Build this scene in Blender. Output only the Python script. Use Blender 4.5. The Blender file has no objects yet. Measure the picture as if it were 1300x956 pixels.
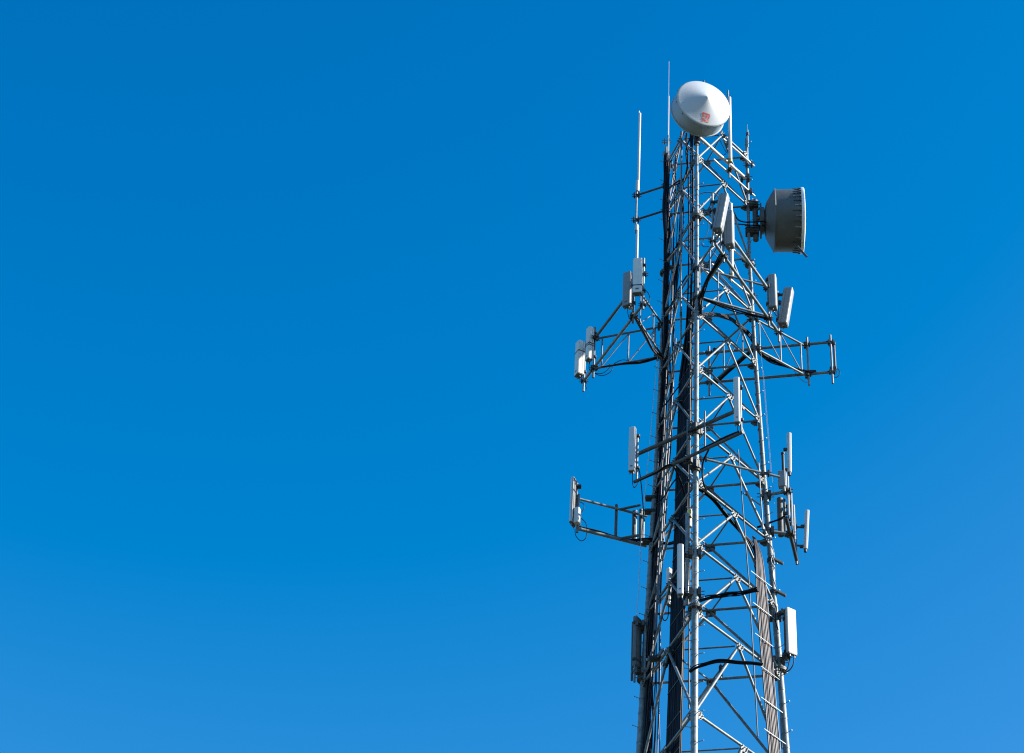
import bpy, bmesh, math, random
from mathutils import Vector, Matrix
R = math.radians
random.seed(7)
C = bpy.context.scene.collection
sc = bpy.context.scene

# ---------------------------------------------------------------- camera
# the tower's reference level (first K-brace joint seen under the dish) stands GZ above the ground
GZ = 49.52
CAM = Vector((0.0, -47.4586, -47.9173 + GZ))
FW = Vector((-0.08628854, 0.75639018, 0.64840434))
RT = Vector((0.99625369, 0.06925687, 0.05178876))
UP = Vector((0.00573395, -0.65044399, 0.75953258))
FPX = 2821.3656
cd = bpy.data.cameras.new('camera')
cam = bpy.data.objects.new('camera', cd)
C.objects.link(cam)
m = Matrix((RT, UP, -FW)).transposed().to_4x4()
m.translation = CAM
cam.matrix_world = m
cd.sensor_width = 36.0
cd.lens = FPX / 1300 * 36.0
cd.clip_end = 20000
cd.clip_start = 0.5
sc.camera = cam

# ---------------------------------------------------------------- sky, sun, exposure
SUN_AZ, SUN_EL = -3.0, 30.0          # azimuth from +X towards +Y, elevation
w = bpy.data.worlds.new('World')
sc.world = w
w.use_nodes = True
nt = w.node_tree
sky = nt.nodes.new('ShaderNodeTexSky')
sky.sky_type = 'NISHITA'
sky.sun_disc = False
sky.sun_elevation = R(SUN_EL)
sky.sun_rotation = R(90 - SUN_AZ)
sky.altitude = 1500
sky.air_density = 1.0
sky.dust_density = 0.6
sky.ozone_density = 4.0
pol = nt.nodes.new('ShaderNodeVectorMath')      # polarising filter: takes the same veil of scattered light off the whole sky
pol.operation = 'SUBTRACT'
pol.inputs[1].default_value = (0.59, 0.285, 0.02)
cl = nt.nodes.new('ShaderNodeVectorMath')
cl.operation = 'MAXIMUM'
cl.inputs[1].default_value = (0.0, 0.0, 0.0)
bg = nt.nodes['Background']
bg.inputs[1].default_value = 0.117
nt.links.new(sky.outputs[0], pol.inputs[0])
nt.links.new(pol.outputs[0], cl.inputs[0])
nt.links.new(cl.outputs[0], bg.inputs[0])
sd = bpy.data.lights.new('sun', 'SUN')
sd.energy = 5.0
sd.angle = R(0.53)
sd.color = (1.0, 0.95, 0.87)
sun = bpy.data.objects.new('sun', sd)
C.objects.link(sun)
sv = Vector((math.cos(R(SUN_EL)) * math.cos(R(SUN_AZ)), math.cos(R(SUN_EL)) * math.sin(R(SUN_AZ)), math.sin(R(SUN_EL))))
sun.rotation_euler = sv.to_track_quat('Z', 'Y').to_euler()
sun.location = sv * 300
sc.view_settings.view_transform = 'Standard'
sc.view_settings.look = 'None'
sc.view_settings.gamma = 1.0
sc.view_settings.exposure = 1.22
sc.view_settings.use_curve_mapping = False
sc.cycles.filter_width = 1.15

# ---------------------------------------------------------------- materials
def material(name, col, rough=0.5, metal=0.0, var=0.12, scale=9.0, streak=0.0, streak_col=None, spec=0.5, bump=0.0, vary=0.0):
    mt = bpy.data.materials.new(name)
    mt.use_nodes = True
    t = mt.node_tree
    b = t.nodes['Principled BSDF']
    b.inputs['Roughness'].default_value = rough
    b.inputs['Metallic'].default_value = metal
    b.inputs['Specular IOR Level'].default_value = spec
    tc = t.nodes.new('ShaderNodeTexCoord')
    n = t.nodes.new('ShaderNodeTexNoise')
    n.inputs['Scale'].default_value = scale
    n.inputs['Detail'].default_value = 5
    t.links.new(tc.outputs['Object'], n.inputs['Vector'])
    r = t.nodes.new('ShaderNodeValToRGB')
    lo = [c * (1 - var) for c in col]
    hi = [min(1, c * (1 + var)) for c in col]
    r.color_ramp.elements[0].position = 0.35
    r.color_ramp.elements[1].position = 0.68
    r.color_ramp.elements[0].color = (*lo, 1)
    r.color_ramp.elements[1].color = (*hi, 1)
    t.links.new(n.outputs['Fac'], r.inputs['Fac'])
    out = r.outputs['Color']
    if streak > 0:
        mp = t.nodes.new('ShaderNodeMapping')
        mp.inputs['Scale'].default_value = (26, 26, 1.6)
        t.links.new(tc.outputs['Object'], mp.inputs['Vector'])
        n2 = t.nodes.new('ShaderNodeTexNoise')
        n2.inputs['Scale'].default_value = 1.0
        n2.inputs['Detail'].default_value = 4
        t.links.new(mp.outputs[0], n2.inputs['Vector'])
        r2 = t.nodes.new('ShaderNodeValToRGB')
        r2.color_ramp.elements[0].position = 0.5
        r2.color_ramp.elements[1].position = 0.72
        r2.color_ramp.elements[0].color = (0, 0, 0, 1)
        r2.color_ramp.elements[1].color = (streak, streak, streak, 1)
        t.links.new(n2.outputs['Fac'], r2.inputs['Fac'])
        mx = t.nodes.new('ShaderNodeMix')
        mx.data_type = 'RGBA'
        t.links.new(r2.outputs['Color'], mx.inputs['Factor'])
        t.links.new(out, mx.inputs['A'])
        mx.inputs['B'].default_value = (*(streak_col or [c * 0.55 for c in col]), 1)
        out = mx.outputs['Result']
    if vary:                                          # piece-to-piece difference in the zinc coat
        oi = t.nodes.new('ShaderNodeObjectInfo')
        mr = t.nodes.new('ShaderNodeMapRange')
        mr.inputs['To Min'].default_value = 1 - vary
        mr.inputs['To Max'].default_value = 1 + vary
        t.links.new(oi.outputs['Random'], mr.inputs['Value'])
        vm = t.nodes.new('ShaderNodeVectorMath')
        vm.operation = 'SCALE'
        t.links.new(out, vm.inputs[0])
        t.links.new(mr.outputs['Result'], vm.inputs['Scale'])
        out = vm.outputs['Vector']
    t.links.new(out, b.inputs['Base Color'])
    if bump:
        bp = t.nodes.new('ShaderNodeBump')
        bp.inputs['Strength'].default_value = bump
        bp.inputs['Distance'].default_value = 0.01
        t.links.new(n.outputs['Fac'], bp.inputs['Height'])
        t.links.new(bp.outputs['Normal'], b.inputs['Normal'])
    return mt

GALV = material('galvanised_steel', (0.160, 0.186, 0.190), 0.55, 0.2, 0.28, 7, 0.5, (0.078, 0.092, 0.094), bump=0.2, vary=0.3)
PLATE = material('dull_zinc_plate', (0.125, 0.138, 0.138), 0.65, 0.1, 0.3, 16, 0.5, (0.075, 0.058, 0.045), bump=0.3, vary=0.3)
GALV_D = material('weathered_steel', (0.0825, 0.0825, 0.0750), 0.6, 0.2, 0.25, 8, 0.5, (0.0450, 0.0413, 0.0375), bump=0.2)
CLAMP = material('clamp_steel', (0.035, 0.035, 0.033), 0.6, 0.2, 0.3, 12)
BOLT = material('bolt_zinc', (0.2090, 0.2090, 0.2035), 0.4, 0.5, 0.15, 30)
BLACK = material('black_cable_jacket', (0.0048, 0.0048, 0.0060), 0.5, 0, 0.3, 5, 0.25, (0.0108, 0.0102, 0.0108), spec=0.12)
BLACK2 = material('glint_black_jacket', (0.022, 0.017, 0.022), 0.5, 0, 0.4, 3, 0.4, (0.045, 0.036, 0.042), spec=0.2)  # lighter black: glints on single cables put into the jacket colour
BROWN = material('faded_cable_jacket', (0.040, 0.028, 0.029), 0.42, 0, 0.2, 4, 0.3, (0.068, 0.053, 0.053), spec=0.4)
LILAC = material('grey_cable_jacket', (0.1200, 0.1160, 0.1280), 0.45, 0, 0.2, 5)
WHITE = material('white_fibreglass', (0.52, 0.52, 0.505), 0.42, 0, 0.05, 4, 0.32, (0.3910, 0.3867, 0.3570))
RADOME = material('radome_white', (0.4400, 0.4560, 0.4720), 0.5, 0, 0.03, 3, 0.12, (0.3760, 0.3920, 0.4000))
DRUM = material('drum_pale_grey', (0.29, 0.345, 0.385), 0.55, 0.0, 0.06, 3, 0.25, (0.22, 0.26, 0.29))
PGREY = material('grey_fibreglass', (0.225, 0.23, 0.23), 0.5, 0, 0.07, 5, 0.25, (0.18, 0.18, 0.175))
CREAM = material('cream_fibreglass', (0.62, 0.605, 0.55), 0.45, 0, 0.05, 5, 0.2, (0.46, 0.44, 0.38))
PBACK = material('panel_back_grey', (0.1190, 0.1225, 0.1190), 0.55, 0.1, 0.15, 7, 0.3, (0.0770, 0.0735, 0.0665))
SHROUD = material('shroud_dark_grey', (0.075, 0.085, 0.085), 0.5, 0.0, 0.15, 3, 0.5, (0.045, 0.047, 0.045))
RIM = material('shroud_rim_pale', (0.80, 0.80, 0.79), 0.5, 0.0, 0.12, 9, 0.3, (0.45, 0.44, 0.41))
OLIVE = material('olive_end_cap', (0.32, 0.29, 0.10), 0.55, 0, 0.15, 8)
RED = material('red_print', (0.62, 0.045, 0.02), 0.6, 0, 0.15, 40)
PINK = material('faded_red_print', (0.62, 0.22, 0.15), 0.6, 0, 0.15, 30)
YELLOW = material('yellow_tape', (0.72, 0.55, 0.06), 0.5, 0, 0.1, 20)
CONC = material('concrete', (0.36, 0.35, 0.32), 0.85, 0, 0.2, 2, bump=0.3)
GRASS = material('dry_grass', (0.030, 0.036, 0.015), 0.9, 0, 0.5, 0.35, bump=0.5)
GRAV = material('gravel_pad', (0.26, 0.25, 0.23), 0.9, 0, 0.3, 14, bump=0.6)

# ---------------------------------------------------------------- placing helpers
# photo pixel (1300 wide) + a KNOWN height or depth  ->  point in the tower's frame (z = 0 at the reference level)
C0 = CAM - Vector((0, 0, GZ))
def ray(px, py):
    return FW + RT * ((px - 650) / FPX) + UP * ((478 - py) / FPX)
def atZ(px, py, z):
    d = ray(px, py)
    return C0 + d * ((z - C0.z) / d.z)
def atY(px, py, y):
    d = ray(px, py)
    return C0 + d * ((y - C0.y) / d.y)
def zon(x, y, py):
    """height on the vertical line through (x, y) that is seen at photo row py"""
    lo, hi = -60.0, 30.0
    for _ in range(50):
        mid = (lo + hi) / 2
        d = Vector((x, y, mid)) - C0
        v = 478 - FPX * d.dot(UP) / d.dot(FW)
        if v > py: lo = mid
        else: hi = mid
    return (lo + hi) / 2

# ---------------------------------------------------------------- mesh builder
class MB:
    def __init__(s): s.v, s.f, s.sm = [], [], []
    def quad(s, pts, smooth=False):
        b = len(s.v); s.v += [Vector(p) for p in pts]
        s.f.append(tuple(range(b, b + len(pts)))); s.sm.append(smooth)
    def ring(s, c, a, b_, r, n, ph=0.0):
        return [c + (a * math.cos(2 * math.pi * (i + ph) / n) + b_ * math.sin(2 * math.pi * (i + ph) / n)) * r for i in range(n)]
    def tube(s, p0, p1, r, r1=None, n=10, caps=True):
        return s.poly([p0, p1], [r, r if r1 is None else r1], n, caps)
    def poly(s, pts, r, n=8, caps=True):
        pts = [Vector(p) for p in pts]
        rs = r if isinstance(r, (list, tuple)) else [r] * len(pts)
        up = None; rings = []
        for i, p in enumerate(pts):
            a = pts[max(0, i - 1)]; b = pts[min(len(pts) - 1, i + 1)]
            t = (b - a).normalized()
            if up is None:
                up = Vector((0, 0, 1)) if abs(t.z) < 0.9 else Vector((1, 0, 0))
            x = up.cross(t).normalized(); y = t.cross(x).normalized(); up = y
            base = len(s.v); s.v += s.ring(p, x, y, rs[i], n); rings.append(base)
        for k in range(len(rings) - 1):
            A, B = rings[k], rings[k + 1]
            for i in range(n):
                j = (i + 1) % n
                s.f.append((A + i, A + j, B + j, B + i)); s.sm.append(True)
        if caps:
            for base, rev in ((rings[0], True), (rings[-1], False)):
                ring = [s.v[base + i].copy() for i in range(n)]
                s.quad(ring[::-1] if rev else ring)
        return s
    def box(s, c, ax, ay, az, dx, dy, dz, bev=0.0):
        c = Vector(c); ax, ay, az = [Vector(q).normalized() for q in (ax, ay, az)]
        if bev <= 0:
            P = [[[c + ax * dx * i / 2 + ay * dy * j / 2 + az * dz * k / 2 for k in (-1, 1)] for j in (-1, 1)] for i in (-1, 1)]
            for q in ([P[0][0][0], P[0][0][1], P[0][1][1], P[0][1][0]], [P[1][0][0], P[1][1][0], P[1][1][1], P[1][0][1]],
                      [P[0][0][0], P[1][0][0], P[1][0][1], P[0][0][1]], [P[0][1][0], P[0][1][1], P[1][1][1], P[1][1][0]],
                      [P[0][0][0], P[0][1][0], P[1][1][0], P[1][0][0]], [P[0][0][1], P[1][0][1], P[1][1][1], P[0][1][1]]):
                s.quad(q)
        else:
            prof = [(dx / 2 - bev, -dy / 2), (dx / 2, -dy / 2 + bev), (dx / 2, dy / 2 - bev), (dx / 2 - bev, dy / 2),
                    (-dx / 2 + bev, dy / 2), (-dx / 2, dy / 2 - bev), (-dx / 2, -dy / 2 + bev), (-dx / 2 + bev, -dy / 2)]
            s.prism(c - az * dz / 2, ax, ay, az, prof, dz, bev * 0.6)
        return s
    def prism(s, base, ax, ay, az, prof, h, inset=0.0, smooth=False):
        """profile (x, y) swept along az, with slightly drawn-in ends"""
        base = Vector(base); k = len(prof)
        mx = max(max(abs(p[0]), abs(p[1])) for p in prof)
        lv = [(0, 1 - inset / mx), (inset, 1), (h - inset, 1), (h, 1 - inset / mx)] if inset else [(0, 1), (h, 1)]
        b = len(s.v)
        for z, q in lv:
            s.v += [base + ax * p[0] * q + ay * p[1] * q + az * z for p in prof]
        for l in range(len(lv) - 1):
            for i in range(k):
                j = (i + 1) % k
                s.f.append((b + l * k + i, b + l * k + j, b + (l + 1) * k + j, b + (l + 1) * k + i)); s.sm.append(smooth)
        s.quad([s.v[b + i].copy() for i in range(k)][::-1])
        e = b + (len(lv) - 1) * k
        s.quad([s.v[e + i].copy() for i in range(k)])
        return s
    def lathe(s, o, ax, prof, n=72, hard=()):
        """prof: (radius, height along ax) points; indices in hard get a sharp edge"""
        o = Vector(o); ax = Vector(ax).normalized()
        x = ax.cross(Vector((0, 0, 1)));  x = x.normalized() if x.length > 0.1 else Vector((1, 0, 0))
        y = ax.cross(x).normalized()
        prev = None
        for i, (r, h) in enumerate(prof):
            base = len(s.v); s.v += s.ring(o + ax * h, x, y, max(r, 1e-4), n)
            if prev is not None:
                for k in range(n):
                    j = (k + 1) % n
                    s.f.append((prev + k, prev + j, base + j, base + k)); s.sm.append(True)
            if i in hard:
                base = len(s.v); s.v += s.ring(o + ax * h, x, y, max(r, 1e-4), n)
            prev = base
        return s
    def build(s, name, mat, parent=None):
        me = bpy.data.meshes.new(name)
        org = Vector(ORG.get(parent.name, (0, 0, 0))) if parent else Vector((0, 0, 0))
        if parent is None and s.v:      # origin at the base of a single-mesh thing
            zs = min(p.z for p in s.v)
            n = len(s.v)
            org = Vector((sum(p.x for p in s.v) / n, sum(p.y for p in s.v) / n, zs))
        me.from_pydata([tuple(p - org) for p in s.v], [], s.f)
        me.polygons.foreach_set('use_smooth', s.sm)
        me.materials.append(mat)
        bmm = bmesh.new(); bmm.from_mesh(me); bmesh.ops.recalc_face_normals(bmm, faces=bmm.faces); bmm.to_mesh(me); bmm.free()
        o = bpy.data.objects.new(name, me)
        C.objects.link(o)
        if parent:
            o.parent = parent
            ORG[o.name] = org
        else:
            o.location = org + Vector((0, 0, GZ))
            ORG[o.name] = org
        return o
ORG = {}
def thing(name, label, cat, base, group=None):
    o = bpy.data.objects.new(name, None)
    o.empty_display_size = 0.2
    C.objects.link(o)
    base = Vector(base)
    o.location = base + Vector((0, 0, GZ))
    ORG[o.name] = base
    o['label'] = label; o['category'] = cat
    if group: o['group'] = group
    return o
def tag(o, label, cat, group=None):
    o['label'] = label; o['category'] = cat
    if group: o['group'] = group
    return o

def smooth_path(pts, k=6):
    P = [Vector(p) for p in pts]
    if len(P) < 3: return P
    out = []
    for i in range(len(P) - 1):
        p0, p1, p2, p3 = P[max(0, i - 1)], P[i], P[i + 1], P[min(len(P) - 1, i + 2)]
        for j in range(k):
            t = j / k
            out.append(0.5 * ((2 * p1) + (p2 - p0) * t + (2 * p0 - 5 * p1 + 4 * p2 - p3) * t * t + (3 * p1 - p0 - 3 * p2 + p3) * t ** 3))
    out.append(P[-1])
    return out

Zv = Vector((0, 0, 1))
def polar(az, r=1.0, z=0.0): return Vector((r * math.cos(R(az)), r * math.sin(R(az)), z))

# ================================================================ GROUND
g = MB(); S = 9000
N = 24
for i in range(N):
    for j in range(N):
        q = [(-S + 2 * S * (i + a) / N, -S + 2 * S * (j + b) / N, -GZ) for a, b in ((0, 0), (1, 0), (1, 1), (0, 1))]
        g.quad(q)
o = g.build('ground', GRASS); o['kind'] = 'structure'
g = MB(); g.quad([(x, y, -GZ + 0.004) for x, y in ((-9, -9), (9, -9), (9, 9), (-9, 9))])
o = g.build('gravel_yard', GRAV); o['kind'] = 'structure'

# ================================================================ TOWER
YAW = -7.4955
def rad(z): return 1.3925 + 0.02866 * max(2.2, min(-z, 8.0)) + 0.04767 * max(0.0, -8.0 - z)
def leg(i, z): return polar(-90 + YAW + 120 * i, rad(z), z)
LEV = [2.13, -0.01, -2.20, -4.34, -6.31, -8.37, -10.51, -12.45, -14.52, -16.63, -19.6]
LOW = [-19.6, -24.0, -28.6, -33.4, -38.4, -43.6, -48.9]
TOP, BOT = 2.95, -48.9
def legr(z):
    for zz, r in ((-2.2, 0.047), (-6.3, 0.055), (-10.5, 0.064), (-14.5, 0.073), (-22.0, 0.086), (-33.0, 0.11)):
        if z > zz: return r
    return 0.125

T = thing('lattice_tower', 'tall tapering three-legged galvanised steel lattice tower carrying every antenna and cable', 'tower', (0, 0, -GZ))
for i in range(3):
    mb = MB()
    cuts = [TOP, -2.2, -6.3, -10.5, -14.5, -22.0, -33.0, BOT]
    for a, b in zip(cuts, cuts[1:]):
        r = legr((a + b) / 2)
        mb.tube(leg(i, a), leg(i, b), r, n=18)
    z = TOP - 0.3; k = 0
    out = polar(-90 + YAW + 120 * i)
    tan = polar(YAW + 120 * i)
    while z > -24:                                   # step bolts with their clamp bands
        c = leg(i, z); r = legr(z)
        d = (out * 0.35 + tan * (1 if k % 2 else -1)).normalized()
        mb.tube(c, c + d * (r + 0.16), 0.009, n=5)
        mb.tube(c + d * (r + 0.15), c + d * (r + 0.165), 0.017, n=6)
        mb.tube(c - Zv * 0.018, c + Zv * 0.018, r + 0.008, n=14)
        z -= 0.42; k += 1
    mb.build('leg', GALV, T)

def gusset(c, u, v, nrm, w, h, mat=PLATE, nb=2, chamfer=0.3):
    """plate in the (u, v) plane with its bolts"""
    mb = MB()
    prof = [(-w / 2, h / 2), (-w / 2, -h * 0.1), (-w * chamfer, -h / 2), (w * chamfer, -h / 2), (w / 2, -h * 0.1), (w / 2, h / 2)]
    mb.prism(c - nrm * 0.006, u, v, nrm, prof, 0.012)
    for bx in (-0.36, 0.36):
        for k in range(nb):
            p = c + u * (bx * w * (1 - 0.32 * k)) + v * (h * (0.28 - 0.42 * k))
            mb.tube(p - nrm * 0.04, p + nrm * 0.05, 0.019, n=6)
    p = c + v * h * 0.25
    mb.tube(p - nrm * 0.04, p + nrm * 0.05, 0.019, n=6)
    mb.build('gusset_plate', mat, T)

FACES = [(0, 1), (1, 2), (2, 0)]
def mid(f, z): return (leg(f[0], z) + leg(f[1], z)) / 2
for k in range(len(LEV)):
    z = LEV[k]
    zn = LEV[k + 1] if k + 1 < len(LEV) else None
    for f in FACES:
        A, B = leg(f[0], z), leg(f[1], z)
        u = (B - A).normalized(); nrm = Vector((u.y, -u.x, 0))
        M = (A + B) / 2
        MB().tube(A + u * (legr(z) + 0.01), B - u * (legr(z) + 0.01), 0.031 if z > -9 else 0.036, n=10).build('horizontal_brace', GALV, T)
        gusset(M - Zv * 0.10 + nrm * 0.045, u, Zv, nrm, 0.27, 0.17)
        for e, P in ((1, A), (-1, B)):
            q = P + u * e * (legr(z) + 0.09) - Zv * 0.02 + nrm * 0.047
            mb = MB()
            mb.prism(q - nrm * 0.006, u * e, Zv, nrm, [(-0.09, 0.11), (-0.09, -0.13), (-0.01, -0.12), (0.09, -0.03), (0.09, 0.04), (0.01, 0.12)], 0.012)
            for bx, bz in ((0.055, 0.01), (-0.01, 0.07), (-0.01, -0.08), (-0.04, 0.0)):
                p = q + u * e * bx + Zv * bz
                mb.tube(p - nrm * 0.04, p + nrm * 0.045, 0.017, n=6)
            mb.build('joint_plate', PLATE, T)
        if zn is not None:
            for j in f:
                E = leg(j, zn)
                s_ = M - Zv * 0.08; d = (E - s_).normalized()
                MB().tube(s_ + d * 0.06, E - d * (legr(zn) + 0.05), 0.031 if z > -9 else 0.037, n=10).build('diagonal_brace', GALV, T)
    for a in range(3):                                # horizontal plan bracing between the face middles
        P, Q = mid(FACES[a], z), mid(FACES[(a + 1) % 3], z)
        d = (Q - P).normalized()
        MB().tube(P + d * 0.09 - Zv * 0.06, Q - d * 0.09 - Zv * 0.06, 0.022, n=8).build('plan_brace', GALV, T)
for k in range(len(LOW) - 1):
    z, zn = LOW[k], LOW[k + 1]
    for f in FACES:
        if k:
            MB().tube(leg(f[0], z), leg(f[1], z), 0.055).build('horizontal_brace', GALV, T)
        if k < 5:
            for j in f:
                MB().tube(mid(f, z), leg(j, zn), 0.05).build('diagonal_brace', GALV, T)
for zf in (-2.45, -16.5, -22.0):
    for i in range(3):
        c = leg(i, zf); r = legr(zf)
        mb = MB()
        mb.tube(c - Zv * 0.045, c - Zv * 0.004, r + 0.095, n=20)
        mb.tube(c + Zv * 0.004, c + Zv * 0.045, r + 0.095, n=20)
        for q in range(8):
            p = c + polar(45 * q + 10, r + 0.055)
            mb.tube(p - Zv * 0.085, p + Zv * 0.085, 0.017, n=6)
        mb.build('flange', GALV_D, T)
for i in range(3):
    c = leg(i, BOT)
    MB().box(c - Zv * 0.35, (1, 0, 0), (0, 1, 0), Zv, 1.3, 1.3, 0.66, 0.04).build('foundation', CONC, T)

MB().tube(leg(0, -1.35), leg(0, -0.62), 0.062, n=16).build('sleeve', GALV, T)
# ================================================================ ANTENNA BUILDERS
def clampbox(parent, c, d, s=0.13, mat=CLAMP):
    """pipe clamp: two jaws and a bolt pair round a pipe crossing"""
    d = Vector(d).normalized(); u = Zv.cross(d)
    u = u.normalized() if u.length > 0.1 else Vector((1, 0, 0)); v = d.cross(u)
    mb = MB()
    for e in (-1, 1):
        mb.box(c + u * e * s * 0.42, d, u, v, s * 0.85, s * 0.32, s * 0.8, 0.008)
        mb.tube(c - u * s * 0.9 + v * e * s * 0.28, c + u * s * 0.9 + v * e * s * 0.28, 0.012, n=6)
    return mb.build('clamp', mat, parent)

def panel(label, top, bot, Y, wd, dp, az, mat=PGREY, pipe=None, cat='panel antenna', group=None, lean=0.0, back=None, seams=(), box=None, jumper=True, endcap=PBACK):
    """top / bot: photo pixels of the middle of the panel's two ends; Y its depth; az the way its front faces"""
    b = atY(bot[0], bot[1], Y)
    f = polar(az)
    zt = zon(b.x, b.y, top[1])
    h = zt - b.z
    axis = (Zv * math.cos(R(lean)) + f * math.sin(R(lean))).normalized()
    front = (f - axis * f.dot(axis)).normalized()
    side = axis.cross(front).normalized()
    t = thing('panel_antenna', label, cat, b, group)
    bev = min(0.035, dp * 0.3)
    prof = [(-wd / 2, -dp / 2), (wd / 2, -dp / 2), (wd / 2, dp / 2 - bev), (wd / 2 - bev * 0.35, dp / 2 - bev * 0.3), (wd / 2 - bev, dp / 2),
            (-wd / 2 + bev, dp / 2), (-wd / 2 + bev * 0.35, dp / 2 - bev * 0.3), (-wd / 2, dp / 2 - bev)]
    MB().prism(b, side, front, axis, prof, h, 0.012).build('radome_shell', mat, t)
    MB().box(b + axis * h / 2 - front * (dp / 2 + 0.008), side, front, axis, wd * 0.82, 0.014, h * 0.96).build('back_plate', back or PBACK, t)
    e = MB().box(b - axis * 0.014, side, front, axis, wd * 0.94, dp * 0.9, 0.026, 0.01).build('end_cap', endcap, t)
    for s_ in (-0.25, 0.25):
        p = b + side * wd * s_ - axis * 0.02
        MB().tube(p, p - axis * 0.075, 0.02, n=8).build('connector', BOLT, t)
    MB().box(b + axis * h * 0.09 + front * (dp / 2 + 0.001), side, front, axis, wd * 0.34, 0.004, wd * 0.22).build('rating_plate', PBACK, t)
    MB().box(b + axis * h * 0.5 - front * dp * 0.22, side, front, axis, wd + 0.005, 0.008, h * 0.985).build('shell_seam', PBACK, t)
    for q in seams:
        MB().box(b + axis * h * q, side, front, axis, wd + 0.006, dp + 0.006, 0.035).build('strap', CLAMP, t)
    if box:                                           # small tuner housing on the back
        q, bw, bh, bm = box
        MB().box(b + axis * h * q - front * (dp / 2 + 0.09), side, front, axis, bw, 0.15, bh, 0.015).build('tuner_box', bm, t)
    if pipe is not None:
        for q in (0.12, 0.86):
            a = b + axis * h * q - front * (dp / 2 + 0.015)
            p = Vector((pipe[0], pipe[1], a.z))
            d = p - a
            if d.length > 1.2: continue
            mb = MB().box((a + p) / 2, d.normalized(), Zv.cross(d).normalized(), Zv, d.length, 0.05, 0.07)
            mb.box(p, (1, 0, 0), (0, 1, 0), Zv, 0.13, 0.13, 0.075, 0.015)
            mb.tube(a - side * wd * 0.3, a + side * wd * 0.3, 0.016, n=6)
            mb.build('bracket', CLAMP, t)
    return t, b, axis, h

def cable(label, pts, r=0.015, mat=BLACK, cat='cable', group=None, k=6, name='coax_cable'):
    o = MB().poly(smooth_path(pts, k), r, 6).build(name, mat)
    return tag(o, label, cat, group)

def cable_bundle(label, pts, n, spread, r, mats, cat='cable bundle', flat=None, jit=0.5, k=6, gather=0):
    """many cables following one path; flat = direction across a ladder on which they lie side by side"""
    t = thing('cable_bundle', label, cat, pts[-1])
    P = smooth_path(pts, k)
    for i in range(n):
        if flat is not None:
            off = [flat * ((i + 0.5) / n - 0.5) * spread * (1.0 if j >= gather * k else 0.22 + 0.78 * (j / (gather * k)) ** 1.3) for j in range(len(P))]
            ph = [random.uniform(0, 6.28) for _ in range(3)]
            off = [o_ + flat * 0.010 * jit * math.sin(0.35 * j + ph[0]) + Vector((0.004 * math.sin(0.5 * j + ph[1]), 0.006 * math.sin(.4 * j + ph[2]), 0)) for j, o_ in enumerate(off)]
        else:
            a0 = random.uniform(0, 6.28); rr = spread * math.sqrt(random.random()); ph = random.uniform(0, 6.28)
            off = []
            for j in range(len(P)):
                a_ = P[max(0, j - 1)]; b_ = P[min(len(P) - 1, j + 1)]
                tt = (b_ - a_).normalized()
                x = Zv.cross(tt); x = x.normalized() if x.length > 0.2 else Vector((1, 0, 0))
                y = tt.cross(x)
                an = a0 + 0.12 * j * jit; q = rr * (1 + 0.35 * math.sin(0.5 * j + ph))
                off.append(x * math.cos(an) * q + y * math.sin(an) * q)
        MB().poly([p + q for p, q in zip(P, off)], r * random.uniform(0.8, 1.15), 6).build('cable', mats[i % len(mats)], t)
    return t

def vpipe(parent, x, y, py0, py1, r=0.032, mat=GALV, name='mounting_pipe'):
    a, b = Vector((x, y, zon(x, y, py0))), Vector((x, y, zon(x, y, py1)))
    MB().tube(a, b, r, n=12).build(name, mat, parent)
    return a, b

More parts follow.
